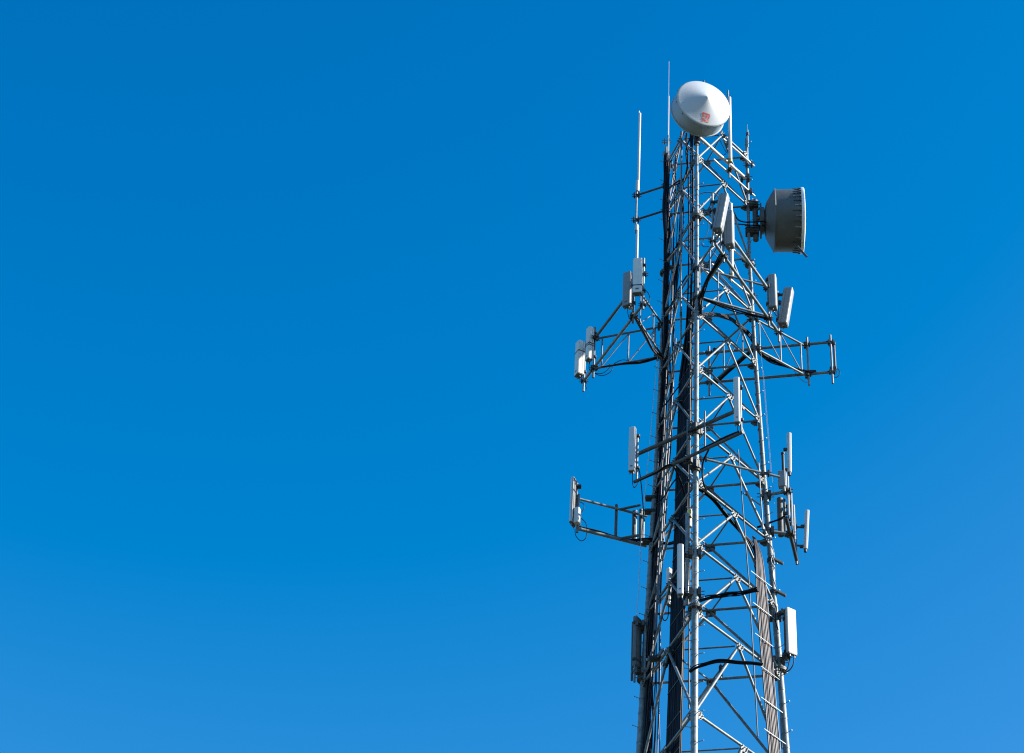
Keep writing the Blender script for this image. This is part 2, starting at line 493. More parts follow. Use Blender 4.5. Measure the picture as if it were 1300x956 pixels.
# ================================================================ UPPER SECTOR FRAMES (one per leg)
ZU, ZL = -4.55, -5.70
def sector_frame(label, li, tip, tail, meet, tie, pipes, tie2=True):
    """two-chord cross beam carried by a truss standing off the leg and by a tie pair at its tail"""
    base = leg(li, ZL)
    t = thing('sector_frame', label, 'antenna frame', base, 'three standoff sector frames round the tower')
    tip, tail = Vector((tip[0], tip[1], 0)), Vector((tail[0], tail[1], 0))
    L = tail - tip
    for z in (ZU, ZL):
        MB().tube(tip + Zv * z, tail + Zv * z, 0.043, n=12).build('cross_beam', GALV, t)
    m_, q_ = tip + L * meet, tip + L * tie
    lx = Vector((leg(li, ZL).x, leg(li, ZL).y, 0))
    d = (m_ - lx)
    for z in (ZU, ZL):
        a = leg(li, z)
        MB().tube(a + d.normalized() * 0.05, m_ + Zv * (z - 0.075), 0.033, n=10).build('truss_chord', GALV, t)
        clampbox(t, a + d.normalized() * 0.02, Zv, 0.22)
        clampbox(t, m_ + Zv * (z - 0.04), L, 0.15)
        MB().tube(a + Zv * 0.06, q_ + Zv * (z + 0.075), 0.033, n=10).build('tail_tie', GALV, t)
        clampbox(t, q_ + Zv * (z + 0.04), L, 0.15)
    st = [0.1, 0.5, 0.9]
    for k, s_ in enumerate(st):
        p = lx.lerp(m_, s_)
        MB().tube(p + Zv * (ZL - 0.05), p + Zv * (ZU - 0.05), 0.024, n=8).build('truss_post', GALV, t)
        if k < 2:
            p2 = lx.lerp(m_, st[k + 1])
            MB().tube(p + Zv * (ZU - 0.06), p2 + Zv * (ZL - 0.04), 0.017, n=8).build('truss_diagonal', GALV, t)
    d2 = q_ - lx
    for k, s_ in enumerate((0.3, 0.78)):
        p = lx.lerp(q_, s_)
        MB().tube(p + Zv * (ZL + 0.06), p + Zv * (ZU + 0.06), 0.02, n=8).build('tie_post', GALV, t)
    p, p2 = lx.lerp(q_, 0.3), lx.lerp(q_, 0.78)
    MB().tube(p + Zv * (ZU + 0.05), p2 + Zv * (ZL + 0.08), 0.016, n=8).build('truss_diagonal', GALV, t)
    perp = Vector((L.y, -L.x, 0)).normalized()
    for (x, y, p0, p1) in pipes:
        a, b = vpipe(t, x, y, p0, p1)
        for z in (ZU, ZL):
            if b.z - 0.1 < z < a.z + 0.1:
                clampbox(t, Vector((x, y, z)), Zv, 0.15)
    return t

def line_at(tip, tail, px, z):
    """plan point of the beam tip-tail seen at photo column px when it lies at height z"""
    tip, tail = Vector((*tip, z)), Vector((*tail, z))
    lo, hi = -0.6, 1.6
    def u(s):
        d = tip.lerp(tail, s) - C0
        return 650 + FPX * d.dot(RT) / d.dot(FW)
    inc = u(hi) > u(lo)
    for _ in range(50):
        mid_ = (lo + hi) / 2
        if (u(mid_) < px) == inc: lo = mid_
        else: hi = mid_
    p = tip.lerp(tail, (lo + hi) / 2)
    return (p.x, p.y)

def xy(px, py, z): p = atZ(px, py, z); return (p.x, p.y)

# --- frame on the front leg, its beam runs away to the right
A0, A1 = xy(903.5, 303.5, ZL), xy(986.5, 419.5, ZL)
pA = [line_at(A0, A1, c, ZL) for c in (905, 918.6, 976, 988.5)]
sector_frame('standoff frame on the front leg carrying four grey panels, running back under the drum dish', 0, A0, A1, 0.18, 0.86,
             [(*pA[0], 246, 313), (*pA[1], 262, 333), (*pA[2], 352, 414), (*pA[3], 370, 434)])
# --- frame on the right leg, its beam runs behind the tower
B0, B1 = xy(1060, 472, ZL), xy(884, 487, ZL)
pB = [line_at(B0, B1, c, ZL) for c in (1026.5, 1056.5, 900.5)]
sector_frame('standoff frame reaching out right, with two nearly bare upright pipes at its end', 1, B0, B1, 0.2, 0.86,
             [(*pB[0], 428.5, 489), (*pB[1], 425.5, 487), (*pB[2], 440, 502)])
# --- frame on the left leg
C0_, C1_ = xy(740, 485, ZL), xy(818.5, 383.5, ZL)
pC = [line_at(C0_, C1_, c, ZL) for c in (741.2, 753.6, 803.8, 816.4)]
sector_frame('standoff frame reaching out left, two antennas at either end of its beam', 2, C0_, C1_, 0.2, 0.83,
             [(*pC[0], 434, 497), (*pC[1], 416, 479.5), (*pC[2], 347, 410), (*pC[3], 328, 392.5)])

# panels on those frames
panel('tilted grey panel antenna inside the tower, left of the straight grey one', (919, 250), (911.5, 292.5), pA[0][1] - 0.05, 0.26, 0.24, -14, PGREY, pA[0], lean=9, cat='panel antenna')
panel('straight grey panel antenna inside the tower just below the tilted grey one', (927, 270.5), (926.5, 312.5), pA[1][1] - 0.05, 0.24, 0.24, -13, PGREY, pA[1])
panel('upright grey panel antenna right of the tower, left neighbour of a leaning one', (982, 351), (982, 391.5), pA[2][1] + 0.02, 0.24, 0.21, -12, PGREY, pA[2])
panel('leaning grey panel antenna right of the tower with its bright edge outward', (1000, 369), (994.5, 412.5), pA[3][1] + 0.02, 0.26, 0.25, -13, PGREY, pA[3], lean=9)
panel('cream panel antenna with a dark strap at the far left end of the left frame', (734.8, 435), (734.8, 476.5), pC[0][1] - 0.05, 0.24, 0.21, -148, CREAM, pC[0], seams=(0.68,))
panel('cream panel antenna cut by a dark band, just right of the leftmost one', (747.6, 417), (747.6, 457), pC[1][1] - 0.05, 0.2, 0.17, -142, CREAM, pC[1], seams=(0.42, 0.48))
panel('slim grey panel antenna with pale box at its foot, under the twin whip', (796, 347), (796, 388.5), pC[2][1] - 0.05, 0.26, 0.15, -118, PGREY, pC[2], box=(0.11, 0.12, 0.2, WHITE))
panel('cream panel antenna with one low strap under the long twin white whip', (809.2, 330), (809.2, 373), pC[3][1] - 0.05, 0.27, 0.18, -95, CREAM, pC[3], seams=(0.2,))
# slim rod on the outermost bare pipe
t = thing('rod_antenna', 'slim brownish rod antenna strapped to the outermost bare pipe of the right frame', 'rod antenna', atY(1060.4, 471, pB[1][1]))
p0, p1 = atY(1060.6, 471, pB[1][1] + 0.03), None
p1 = Vector((p0.x, p0.y, zon(p0.x, p0.y, 434)))
MB().tube(p0, p1, 0.035, n=10).build('rod', GALV_D, t)
for q in (0.08, 0.92):
    c = p0.lerp(p1, q)
    MB().box(c - Vector((0.06, 0, 0)), (1, 0, 0), (0, 1, 0), Zv, 0.2, 0.1, 0.1, 0.01).build('bracket', CLAMP, t)

# ================================================================ TOP DISH (front leg)
az_d, tilt = -68.0, 6.0
n_ = polar(az_d) * math.cos(R(tilt)) - Zv * math.sin(R(tilt))
dc = atY(893, 131.7, -2.2)
D = thing('radome_dish', 'large white round microwave dish with a conical radome cover at the tower top', 'dish antenna', dc - n_ * 0.6)
RD = 0.845
prof = [(0.0, 0.335), (0.012, 0.334), (0.03, 0.326), (0.06, 0.308)]
for k in range(1, 19):
    q = k / 18; prof.append((0.06 + (RD - 0.075) * q, 0.308 * (1 - q) ** 1.12 + 0.028 * q))
prof += [(RD - 0.004, 0.020), (RD, 0.008), (RD, -0.004)]
MB().lathe(dc, n_, prof, 96).build('radome', RADOME, D)
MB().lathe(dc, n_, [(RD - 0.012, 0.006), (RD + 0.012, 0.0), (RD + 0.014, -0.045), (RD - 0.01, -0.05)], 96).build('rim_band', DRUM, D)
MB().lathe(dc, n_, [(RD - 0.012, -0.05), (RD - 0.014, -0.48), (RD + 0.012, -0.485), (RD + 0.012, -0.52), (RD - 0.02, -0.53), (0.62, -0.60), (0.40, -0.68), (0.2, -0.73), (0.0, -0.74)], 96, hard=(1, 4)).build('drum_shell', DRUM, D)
u_ = n_.cross(Zv).normalized(); v_ = u_.cross(n_).normalized()
for k in range(12):
    a = 2 * math.pi * k / 12 + 0.3
    p = dc + (u_ * math.cos(a) + v_ * math.sin(a)) * (RD + 0.012) - n_ * 0.03
    MB().box(p, n_, (u_ * math.cos(a) + v_ * math.sin(a)), n_.cross(u_ * math.cos(a) + v_ * math.sin(a)), 0.05, 0.03, 0.04, 0.006).build('rim_clip', GALV, D)
p = dc + v_ * (RD + 0.02) - n_ * 0.03
MB().tube(p, p + v_ * 0.10, 0.022, n=8).build('lifting_eye', CLAMP, D)
p = dc - u_ * (RD + 0.01) * 0.93 + v_ * RD * 0.30 - n_ * 0.20
MB().box(p, n_, v_, u_, 0.07, 0.14, 0.05, 0.01).build('rim_latch', WHITE, D)
# red warning sticker on the radome: a small printed block, its print too worn to read
slope = 0.30 / RD
def cone_pt(a, b):
    rr = math.hypot(a, b)
    q = max(0.0, min(1.0, (rr - 0.06) / (RD - 0.075)))
    return dc + u_ * a + v_ * b + n_ * (0.308 * (1 - q) ** 1.12 + 0.028 * q + 0.006)
best = None
for ia in range(-40, 41):                      # find the spot of the cone seen at the sticker's place
    for ib in range(-40, 1):
        P_ = cone_pt(ia * 0.02, ib * 0.02) - C0
        e = abs(650 + FPX * P_.dot(RT) / P_.dot(FW) - 896) + abs(478 - FPX * P_.dot(UP) / P_.dot(FW) - 150)
        if best is None or e < best[0]: best = (e, ia * 0.02, ib * 0.02)
sa, sb = best[1], best[2]
def mark(mb, x0, y0, x1, y1):
    nx = 3
    for i in range(nx):
        xa, xb = x0 + (x1 - x0) * i / nx, x0 + (x1 - x0) * (i + 1) / nx
        mb.quad([cone_pt(sa - xa, sb + y0), cone_pt(sa - xb, sb + y0), cone_pt(sa - xb, sb + y1), cone_pt(sa - xa, sb + y1)])
sgn = 1
mb = MB()
for (x0, y0, x1, y1) in ((-.125, .02, -.09, .145), (-.125, .12, .115, .145), (-.045, .05, -.02, .13), (.03, .02, .055, .13), (.095, .02, .12, .135),
                         (-.02, .045, .055, .07), (.0, .0, .05, .03), (.07, -.01, .115, .02), (-.11, .0, -.06, .02), (-.13, -.06, -.02, -.03), (-.1, -.1, .0, -.075)):
    mark(mb, x0, y0, x1, y1)
mb.build('warning_sticker', RED, D)
mb = MB(); mark(mb, 0.0, -.12, .11, -.03); mark(mb, -.12, .025, .0, .04); mark(mb, -.12, -.13, -.02, -.11)
mb.build('warning_sticker', PINK, D)
# yoke and pipe mount on the front leg
Fp = leg(0, 1.3)
mb = MB()
hub = dc - n_ * 0.74
mb.tube(dc - n_ * 0.70, hub - n_ * 0.10, 0.2, n=24)
mb.box((hub + Fp) / 2, (Fp - hub).normalized(), Zv.cross(Fp - hub).normalized(), Zv, max(0.2, (Fp - hub).length), 0.2, 0.5, 0.02)
mb.build('yoke', CLAMP, D)
mp_a, mp_b = leg(0, 2.7), leg(0, 0.9)
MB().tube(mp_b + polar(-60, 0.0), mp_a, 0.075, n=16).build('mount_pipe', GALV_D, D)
for z in (0.62, 0.98):
    MB().tube(leg(0, z), leg(0, z + 0.22), 0.095, n=14).build('clamp', CLAMP, D)
# thick side strut from the drum to the right leg
s0 = dc - n_ * 0.55 + v_ * -0.55 - u_ * 0.05
s1 = atZ(946, 226, 1.02)
MB().tube(atZ(886, 173, 1.02), s1, 0.052, n=12).build('side_strut', WHITE, D)
clampbox(D, s1, Zv, 0.24)
MB().tube(atZ(886, 173, 1.02), s0, 0.04, n=10).build('side_strut', GALV_D, D)

# ================================================================ DRUM DISH AT THE RIGHT
yd = 0.66
rc = atY(1017.5, 280.3, yd)
ax = polar(0.8)
S_ = thing('shrouded_dish', 'dark grey deep drum dish pointing right, bolted to the right leg', 'dish antenna', rc - ax * 1.2)
ppm = FPX / ((rc - C0).dot(FW))
RR = 40.3 / ppm
LB = 33.5 / ppm
MB().lathe(rc, ax, [(RR, 0.0), (RR * 0.992, -LB), (RR * 1.02, -LB - 0.004), (RR * 1.02, -LB - 0.035), (RR * 0.985, -LB - 0.04), (RR * 0.80, -LB - 0.15), (RR * 0.58, -LB - 0.27), (RR * 0.40, -LB - 0.31), (0.0, -LB - 0.31)], 96, hard=(0, 1, 3, 6)).build('shroud', SHROUD, S_)
MB().lathe(rc, ax, [(RR - 0.02, -0.04), (RR + 0.045, -0.04), (RR + 0.052, -0.03), (RR + 0.052, 0.05), (RR + 0.03, 0.06), (RR - 0.03, 0.064), (RR * 0.8, 0.08), (RR * 0.5, 0.10), (RR * 0.25, 0.11), (0.0, 0.112)], 96, hard=(1, 3)).build('front_cover', RIM, S_)
uu = Vector((-ax.y, ax.x, 0)); 
mbs = None
for k in range(36):                                   # rim clips; their long light and dark bars imitate sunlit and shadowed streaks
    a = 2 * math.pi * (k + 0.5) / 36
    rd = uu * math.cos(a) + Zv * math.sin(a)
    ln = 0.17 + 0.09 * random.random()
    mb = MB().box(rc + rd * (RR + 0.008) - ax * (ln / 2 + 0.04), ax, rd, ax.cross(rd), ln, 0.022, 0.035, 0.004)
    mb.box(rc + rd * (RR + 0.03) - ax * 0.07, ax, rd, ax.cross(rd), 0.06, 0.04, 0.05, 0.008)
    mb.build('rim_clip', GALV if k % 2 else GALV_D, S_)
bk = rc - ax * (LB + 0.31)
MB().lathe(bk, ax, [(0.0, -0.02), (0.42, -0.02), (0.42, -0.10), (0.40, -0.11), (0.0, -0.11)], 40, hard=(1, 2)).build('back_hub', SHROUD, S_)
px_ = atY(959, 280, yd)
pa = Vector((px_.x, px_.y, zon(px_.x, px_.y, 255))); pb = Vector((px_.x, px_.y, zon(px_.x, px_.y, 305)))
MB().tube(pb, pa, 0.085, n=18).build('mount_pipe', GALV_D, S_)
for zz, th in ((0.36, 0.035), (-0.05, 0.05), (-0.16, 0.03)):
    for yy in (-0.22, 0.22):
        a = bk - ax * 0.10 + Zv * zz + uu * yy
        b = Vector((pa.x + 0.06, pa.y + yy * 0.6, a.z))
        MB().tube(b, a, th, n=10).build('strut', GALV_D, S_)
mb = MB()
mb.box(Vector((pa.x + 0.16, pa.y, rc.z + 0.02)), (1, 0, 0), (0, 1, 0), Zv, 0.05, 0.6, 0.95, 0.01)
mb.build('yoke', SHROUD, S_)
zr = [zon(pa.x, pa.y, 263), zon(pa.x, pa.y, 296)]
for z in zr:
    l_ = leg(1, z)
    mb = MB().box((l_ + Vector((pa.x, pa.y, z))) / 2, (1, 0, 0), (0, 1, 0), Zv, abs(pa.x - l_.x) + 0.2, 0.24, 0.22, 0.02)
    mb.tube(l_ + Vector((-0.12, -0.16, 0.06)), Vector((pa.x + 0.14, pa.y - 0.16, z + 0.06)), 0.016, n=6)
    mb.tube(l_ + Vector((-0.12, -0.16, -0.06)), Vector((pa.x + 0.14, pa.y - 0.16, z - 0.06)), 0.016, n=6)
    mb.build('clamp', CLAMP, S_)
e0 = rc - Zv * (RR * 0.97) - ax * 0.28 - Vector((0, 0.06, 0)); e1 = atY(1024.3, 326, yd - 0.05)
MB().tube(e0, e1, 0.035, n=8).build('strut', CLAMP, S_)

# ================================================================ WHIPS AND TOP RODS
def whip(label, base, segs, cat='whip antenna', name='whip_antenna'):
    """segs: (photo row bottom, row top, radius, material, part name) up the vertical through base"""
    t = thing(name, label, cat, base)
    for (p0, p1, r, mt, nm, dx) in segs:
        x, y = base[0] + dx, base[1]
        a, b = Vector((x, y, zon(x, y, p0))), Vector((x, y, zon(x, y, p1)))
        MB().tube(a, b, r, n=10).build(nm, mt, t)
    return t
L3 = leg(2, 2.9)
wb = atY(848.2, 200, L3.y - 0.1)
t = whip('tall thin whip antenna rising above the left leg beside the white dish', wb, [(203, 172, 0.03, GALV, 'base_pipe', 0), (172, 122, 0.023, WHITE, 'mast', 0), (122, 78, 0.007, WHITE, 'tip', 0)])
for z in (zon(wb.x, wb.y, 178), zon(wb.x, wb.y, 194)):
    clampbox(t, Vector((wb.x - 0.05, wb.y + 0.05, z)), Zv, 0.17, BOLT)
# stubby pipe and finial on the right leg
R3 = leg(1, 2.9)
rb = atY(949.4, 186, R3.y - 0.02)
whip('short pole with a small finial on top of the right leg', rb, [(187, 165, 0.026, GALV, 'pole', 0), (172, 169, 0.05, CLAMP, 'collar', 0), (165, 158, 0.009, GALV, 'tip', 0)], 'pole', 'finial_pole')
vb = atZ(865, 215, 0.35)
vt = thing('conduit_pole', 'thin pale upright conduit between the left cables and the front leg', 'conduit', Vector((vb.x, vb.y, zon(vb.x, vb.y, 440))))
for a_, b_ in ((440, 400), (398, 322), (320, 245), (243, 186), (185, 170)):
    q0, q1 = Vector((vb.x, vb.y, zon(vb.x, vb.y, a_))), Vector((vb.x, vb.y, zon(vb.x, vb.y, b_)))
    MB().tube(q0, q1, 0.027, n=8).build('pipe', GALV, vt)
    MB().tube(q1 - Zv * 0.05, q1 + Zv * 0.1, 0.036, n=8).build('coupling', GALV_D, vt)

# long double omni at the left with two standoff arms from the left leg
ob = atZ(808, 262, 0.75)
t = thing('omni_antenna', 'long twin white whip antenna standing off the left leg on two thin arms', 'whip antenna', (ob.x, ob.y, zon(ob.x, ob.y, 330)))
def oseg(p0, p1, r, mt, nm, dx=0.0):
    x, y = ob.x + dx, ob.y
    MB().tube(Vector((x, y, zon(x, y, p0))), Vector((x, y, zon(x, y, p1))), r, n=12).build(nm, mt, t)
oseg(241, 144, 0.040, WHITE, 'upper_radome', 0.045)
oseg(144, 141, 0.02, WHITE, 'tip', 0.02)
oseg(243, 230, 0.058, WHITE, 'sleeve', 0.02)
oseg(296, 232, 0.030, GALV, 'mast', 0.0)
oseg(293, 286, 0.055, WHITE, 'sleeve', 0.02)
oseg(334, 287, 0.042, WHITE, 'lower_radome', 0.045)
for py, mt in ((248, GALV_D), (279, BROWN)):
    z = zon(ob.x, ob.y, py)
    a = Vector((ob.x, ob.y, z)); b = leg(2, z)
    MB().tube(a, b, 0.034, n=10).build('arm', mt, t)
    clampbox(t, a, Zv, 0.17)
    clampbox(t, b, Zv, 0.17)

# two tall white fan antennas on pairs of light bars in front of the right face
def bar_mount(label, bars, zs, px_pipe, py0, py1, ant0, ant1, anx, lab2):
    b0 = atZ(bars[0][2], bars[0][3], zs[0])
    t = thing('antenna_mount', label, 'antenna mount', b0)
    zz = []
    for (x0, y0, x1, y1), z in zip(bars, zs):
        a, b = atZ(x0, y0, z), atZ(x1, y1, z)
        MB().tube(a, b, 0.030, n=10).build('bar', WHITE, t)
        l_ = leg(1, z); l_ = Vector((l_.x, l_.y, z))
        s = (l_ - a).dot((b - a).normalized())
        q = a + (b - a).normalized() * s
        clampbox(t, (q + l_) / 2, Zv, 0.2, GALV_D)
        zz.append((a, b))
    a, b = zz[1]
    ptop = line_at((a.x, a.y), (b.x, b.y), px_pipe, a.z)
    pn = Vector(ptop + (0,)) + Vector((0.03, -0.07, 0))
    vpipe(t, pn.x, pn.y, py0, py1, 0.026)
    for (A_, B_) in zz: clampbox(t, Vector((pn.x, pn.y, A_.z)), Zv, 0.13, GALV)
    pb_ = atY(anx, ant1, pn.y - 0.12)
    w_ = thing('rod_antenna', lab2, 'rod antenna', pb_)
    x, y = pb_.x, pb_.y
    z0, z1 = zon(x, y, ant1), zon(x, y, ant0)
    MB().tube((x, y, z0 + 0.12), (x, y, z1), 0.056, n=16).build('radome', WHITE, w_)
    MB().tube((x, y, z1), (x, y, z1 + 0.03), 0.056, 0.03, n=16).build('end_cap', WHITE, w_)
    MB().tube((x, y, z0), (x, y, z0 + 0.13), 0.06, n=16).build('foot', OLIVE, w_)
    for A_, B_ in zz:
        MB().box((x - 0.02, y + 0.06, A_.z), (1, 0, 0), (0, 1, 0), Zv, 0.12, 0.16, 0.06, 0.01).build('bracket', CLAMP, w_)
bar_mount('two pale bars beside the white dish holding a tall white rod antenna', [(918, 176, 957.5, 211), (905.5, 202, 958, 249)], (1.75, 0.6), 924.6, 115, 226, 124, 206, 927.3,
          'tall white rod antenna with an olive foot right beside the white dish')
bar_mount('two pale bars below the drum dish level holding a white rod antenna', [(905.5, 295, 959, 341), (903.5, 335, 959, 381)], (-2.4, -3.72), 926, 300, 358, 259, 352, 929.3,
          'tall white rod antenna with an olive foot half hidden by the straight grey panel')

# ================================================================ LOWER CROSS ARMS ON THE FRONT LEG
z1, z2 = -10.62, -11.9
t = thing('crossarm_mount', 'pair of dark cross arms clamped to the front leg, sloping up to the right', 'antenna mount', leg(0, z2))
XL = []
for z, (x0, y0, x1, y1), r in ((z1, (807, 577.5, 944, 517.5), 0.055), (z2, (805, 612, 943, 548.5), 0.045)):
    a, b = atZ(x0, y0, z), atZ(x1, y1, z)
    MB().tube(a, b, r, n=14).build('cross_arm', GALV_D, t)
    l_ = leg(0, z)
    d = (b - a).normalized(); q = a + d * (l_ - a).dot(d)
    clampbox(t, (q + l_) / 2, d, 0.28)
    MB().tube(l_ - Zv * 0.17, l_ + Zv * 0.17, 0.115, n=14).build('clamp', CLAMP, t)
    XL.append((a, b))
MB().tube(leg(0, -12.0) + Vector((0, -0.0, 0)), leg(0, -11.95) + Zv * 0.05, 0.14, n=18).build('clamp', CLAMP, t)
pl = line_at((XL[1][0].x, XL[1][0].y), (XL[1][1].x, XL[1][1].y), 808.3, z2)
prr = line_at((XL[1][0].x, XL[1][0].y), (XL[1][1].x, XL[1][1].y), 941, z2)
vpipe(t, *pl, 556, 612, 0.03); vpipe(t, *prr, 496, 550, 0.03)
for c, y0, y1 in ((894.8, 522, 568), (873, 533, 580)):
    q = line_at((XL[0][0].x, XL[0][0].y), (XL[0][1].x, XL[0][1].y), c, z1)
    vpipe(t, q[0], q[1] - 0.08, y0, y1, 0.024, name='upright')
panel('white panel antenna at the left end of the dark cross arms', (802, 543), (802, 598), pl[1] - 0.12, 0.18, 0.11, -100, WHITE, pl, box=(0.13, 0.1, 0.25, WHITE))
panel('white panel antenna at the right end of the dark cross arms', (936, 480.5), (936, 537), prr[1] - 0.12, 0.16, 0.15, -96, WHITE, prr, box=(0.35, 0.1, 0.7, WHITE))
q = atY(941.4, 522, prr[1] - 0.07)
# tie from the front leg towards the box at the right
zt = -11.55
t2 = thing('support_arm', 'thin pale pipe running from the front leg out past the right leg', 'support arm', leg(0, zt))
MB().tube(atZ(893, 582.5, zt), atZ(990, 605.5, zt), 0.034, n=10).build('pipe', GALV, t2)
clampbox(t2, atZ(893, 582.5, zt), Zv, 0.16)
clampbox(t2, atZ(972, 601, zt), Zv, 0.18)

# ================================================================ LOWER LEFT FRAME
zu2, zl2 = -11.2, -12.2
t = thing('outrigger_arm', 'two-bar outrigger arm pointing left from the left leg, carrying one panel', 'antenna mount', leg(2, zl2))
a2, b2 = atZ(731.5, 670.5, zl2), atZ(820.5, 693, zl2)
a1 = Vector((a2.x, a2.y, zu2)); b1 = Vector((b2.x, b2.y, zu2))
MB().tube(a2, b2, 0.05, n=12).build('arm', GALV, t)
MB().tube(a1 + (b1 - a1) * 0.0, b1, 0.036, n=12).build('arm', GALV, t)
for c, p0, p1, r in ((781.3, 641, 682, 0.042), (804, 649, 688, 0.05), (806.6, 648, 690, 0.03), (812.8, 647, 690, 0.052), (816.3, 650, 690, 0.03)):
    q = line_at((a2.x, a2.y), (b2.x, b2.y), c, zl2)
    vpipe(t, q[0], q[1] + 0.09, p0, p1, r, GALV if r < 0.04 else GALV_D, 'upright')
q = line_at((a2.x, a2.y), (b2.x, b2.y), 786, zl2)
MB().tube(Vector((q[0], q[1], zu2)), leg(2, zu2) + Vector((-0.35, -0.3, 0.0)), 0.035).build('brace', GALV_D, t)
MB().tube(Vector((q[0], q[1], zl2)), leg(2, zl2) + Vector((-0.35, -0.3, 0.0)), 0.04).build('brace', GALV_D, t)
for z in (zu2, zl2, zu2 + 0.45):
    MB().box(leg(2, z) + Vector((-0.1, 0, 0)), (1, 0, 0), (0, 1, 0), Zv, 0.3, 0.2, 0.09, 0.02).build('clamp', CLAMP, t)
pp = line_at((a2.x, a2.y), (b2.x, b2.y), 730.6, zl2)
vpipe(t, pp[0] + 0.05, pp[1], 628, 676, 0.036)
panel('slim panel antenna seen from behind at the end of the lower left arm', (726.7, 609), (726.7, 665), pp[1] - 0.04, 0.30, 0.10, 160, WHITE, (pp[0] + 0.05, pp[1]), box=(0.14, 0.2, 0.5, WHITE), back=PBACK)

# ================================================================ RIGHT CLUSTER ON THE RIGHT LEG
zu3, zl3 = -10.95, -12.15
t = thing('side_frame', 'dark side frame on the right leg seen nearly end on with slim antennas', 'antenna mount', leg(1, zl3))
U0, U1 = atZ(994.3, 619, zu3), atZ(1009, 676, zu3)
V0, V1 = atZ(1000.2, 650, zl3), atZ(1014, 710, zl3)
V0 = Vector((U0.x * 0.5 + V0.x * 0.5, U0.y * 0.5 + V0.y * 0.5, zl3)); U0 = Vector((V0.x, V0.y, zu3))
V1 = Vector((U1.x * 0.5 + V1.x * 0.5, U1.y * 0.5 + V1.y * 0.5, zl3)); U1 = Vector((V1.x, V1.y, zu3))
for a, b in ((U0, U1), (V0, V1)):
    MB().tube(a, b, 0.05, n=12).build('cross_beam', CLAMP, t)
for z, s_ in ((zu3, 0.2), (zl3, 0.35)):
    l_ = leg(1, z); e = (U0 if z == zu3 else V0).lerp(U1 if z == zu3 else V1, s_)
    MB().tube(l_, e, 0.045, n=12).build('arm', GALV, t)
    clampbox(t, l_, Zv, 0.26)
    clampbox(t, e, (U1 - U0), 0.18)
q = atZ(990, 634, zu3)
MB().tube(Vector((q.x, q.y, zu3 + 0.02)), Vector((q.x, q.y, zon(q.x, q.y, 680))), 0.085, n=16).build('upright', GALV_D, t)
MB().tube(Vector((q.x + 0.12, q.y - 0.02, zu3)), Vector((q.x + 0.12, q.y - 0.02, zon(q.x, q.y, 682))), 0.03, n=10).build('upright', GALV_D, t)
def on_beam(px):
    return line_at((V0.x, V0.y), (V1.x, V1.y), px, zl3)
def slim(label, px, p0, p1, r, s, lean=0.0, stub=0.0):
    p = V0.lerp(V1, s)
    b = atY(px, p1, p.y)
    w_ = thing('slim_antenna', label, 'slim antenna', b)
    zt_ = zon(b.x, b.y, p0)
    top = Vector((b.x + lean, b.y, zt_)); bot = Vector((b.x, b.y, b.z))
    d = (top - bot).normalized()
    MB().prism(bot, polar(-20), polar(70), d, [(r * math.cos(k * math.pi / 4 + .39) * 1.1, r * 0.8 * math.sin(k * math.pi / 4 + .39)) for k in range(8)], (top - bot).length, 0.01).build('radome', WHITE, w_)
    MB().tube(bot - d * 0.1, bot, r * 0.7, n=10).build('foot', CLAMP, w_)
    for q in (0.08, 0.6):
        c = bot.lerp(top, q)
        MB().box(c + Vector((-0.08, 0.03, 0)), (1, 0, 0), (0, 1, 0), Zv, 0.16, 0.07, 0.08, 0.01).build('bracket', CLAMP, w_)
    return w_
slim('tall slim white antenna, highest of the cluster beside the right leg', 1002.2, 550, 600, 0.06, 0.12, 0.03)
slim('thin white rod directly below the tallest slim antenna of the right cluster', 1001.6, 603, 655, 0.03, 0.2)
slim('thin white rod in the right cluster topping out just under the grey box', 1005.8, 625, 668, 0.028, 0.4)
slim('shortest thin white rod of the right cluster', 1009.2, 641, 685, 0.028, 0.55)
far = slim('slim white antenna farthest out from the right leg', 1022.6, 648, 697, 0.06, 0.92, 0.09)
fz_ = V0.lerp(V1, 0.92)
fb = atY(1022.6, 697, fz_.y)
for dz in (0.12, 0.75):
    MB().tube(Vector((fz_.x, fz_.y, fb.z + dz)), Vector((fb.x, fb.y + 0.03, fb.z + dz)), 0.03, n=10).build('standoff', CLAMP, t)
MB().tube(Vector((fz_.x, fz_.y, zl3 - 0.15)), Vector((fz_.x, fz_.y, max(zu3, fb.z + 0.95))), 0.03, n=10).build('upright', GALV, t)
mbp = thing('antenna_pipe', 'short dark pipe standing on the grey box right of the tower', 'pipe', atY(995, 604, U0.y - 0.05))
p = atY(994.8, 604, U0.y - 0.05)
MB().tube(p, Vector((p.x, p.y, zon(p.x, p.y, 577))), 0.042, n=12).build('pipe', CLAMP, mbp)
MB().tube(Vector((p.x, p.y, zon(p.x, p.y, 577))), Vector((p.x, p.y, zon(p.x, p.y, 575))), 0.055, n=12).build('pipe_cap', CLAMP, mbp)
p = atY(992.7, 609, U0.y - 0.1)
bx = thing('equipment_box', 'pale grey equipment box beside the right leg below a short dark pipe', 'equipment box', p)
MB().box(p, polar(-8), polar(82), Zv, 0.2, 0.16, 0.52, 0.012).build('housing', PGREY, bx)  # shaded tone put into this grey; the sunward lid stays white
MB().box(p + polar(-8) * 0.112, polar(-8), polar(82), Zv, 0.02, 0.13, 0.48).build('side_lid', WHITE, bx)
MB().tube(p + Vector((0.04, -0.02, -0.24)), p + Vector((0.05, -0.02, -0.42)), 0.045, n=10).build('gland', GALV, bx)

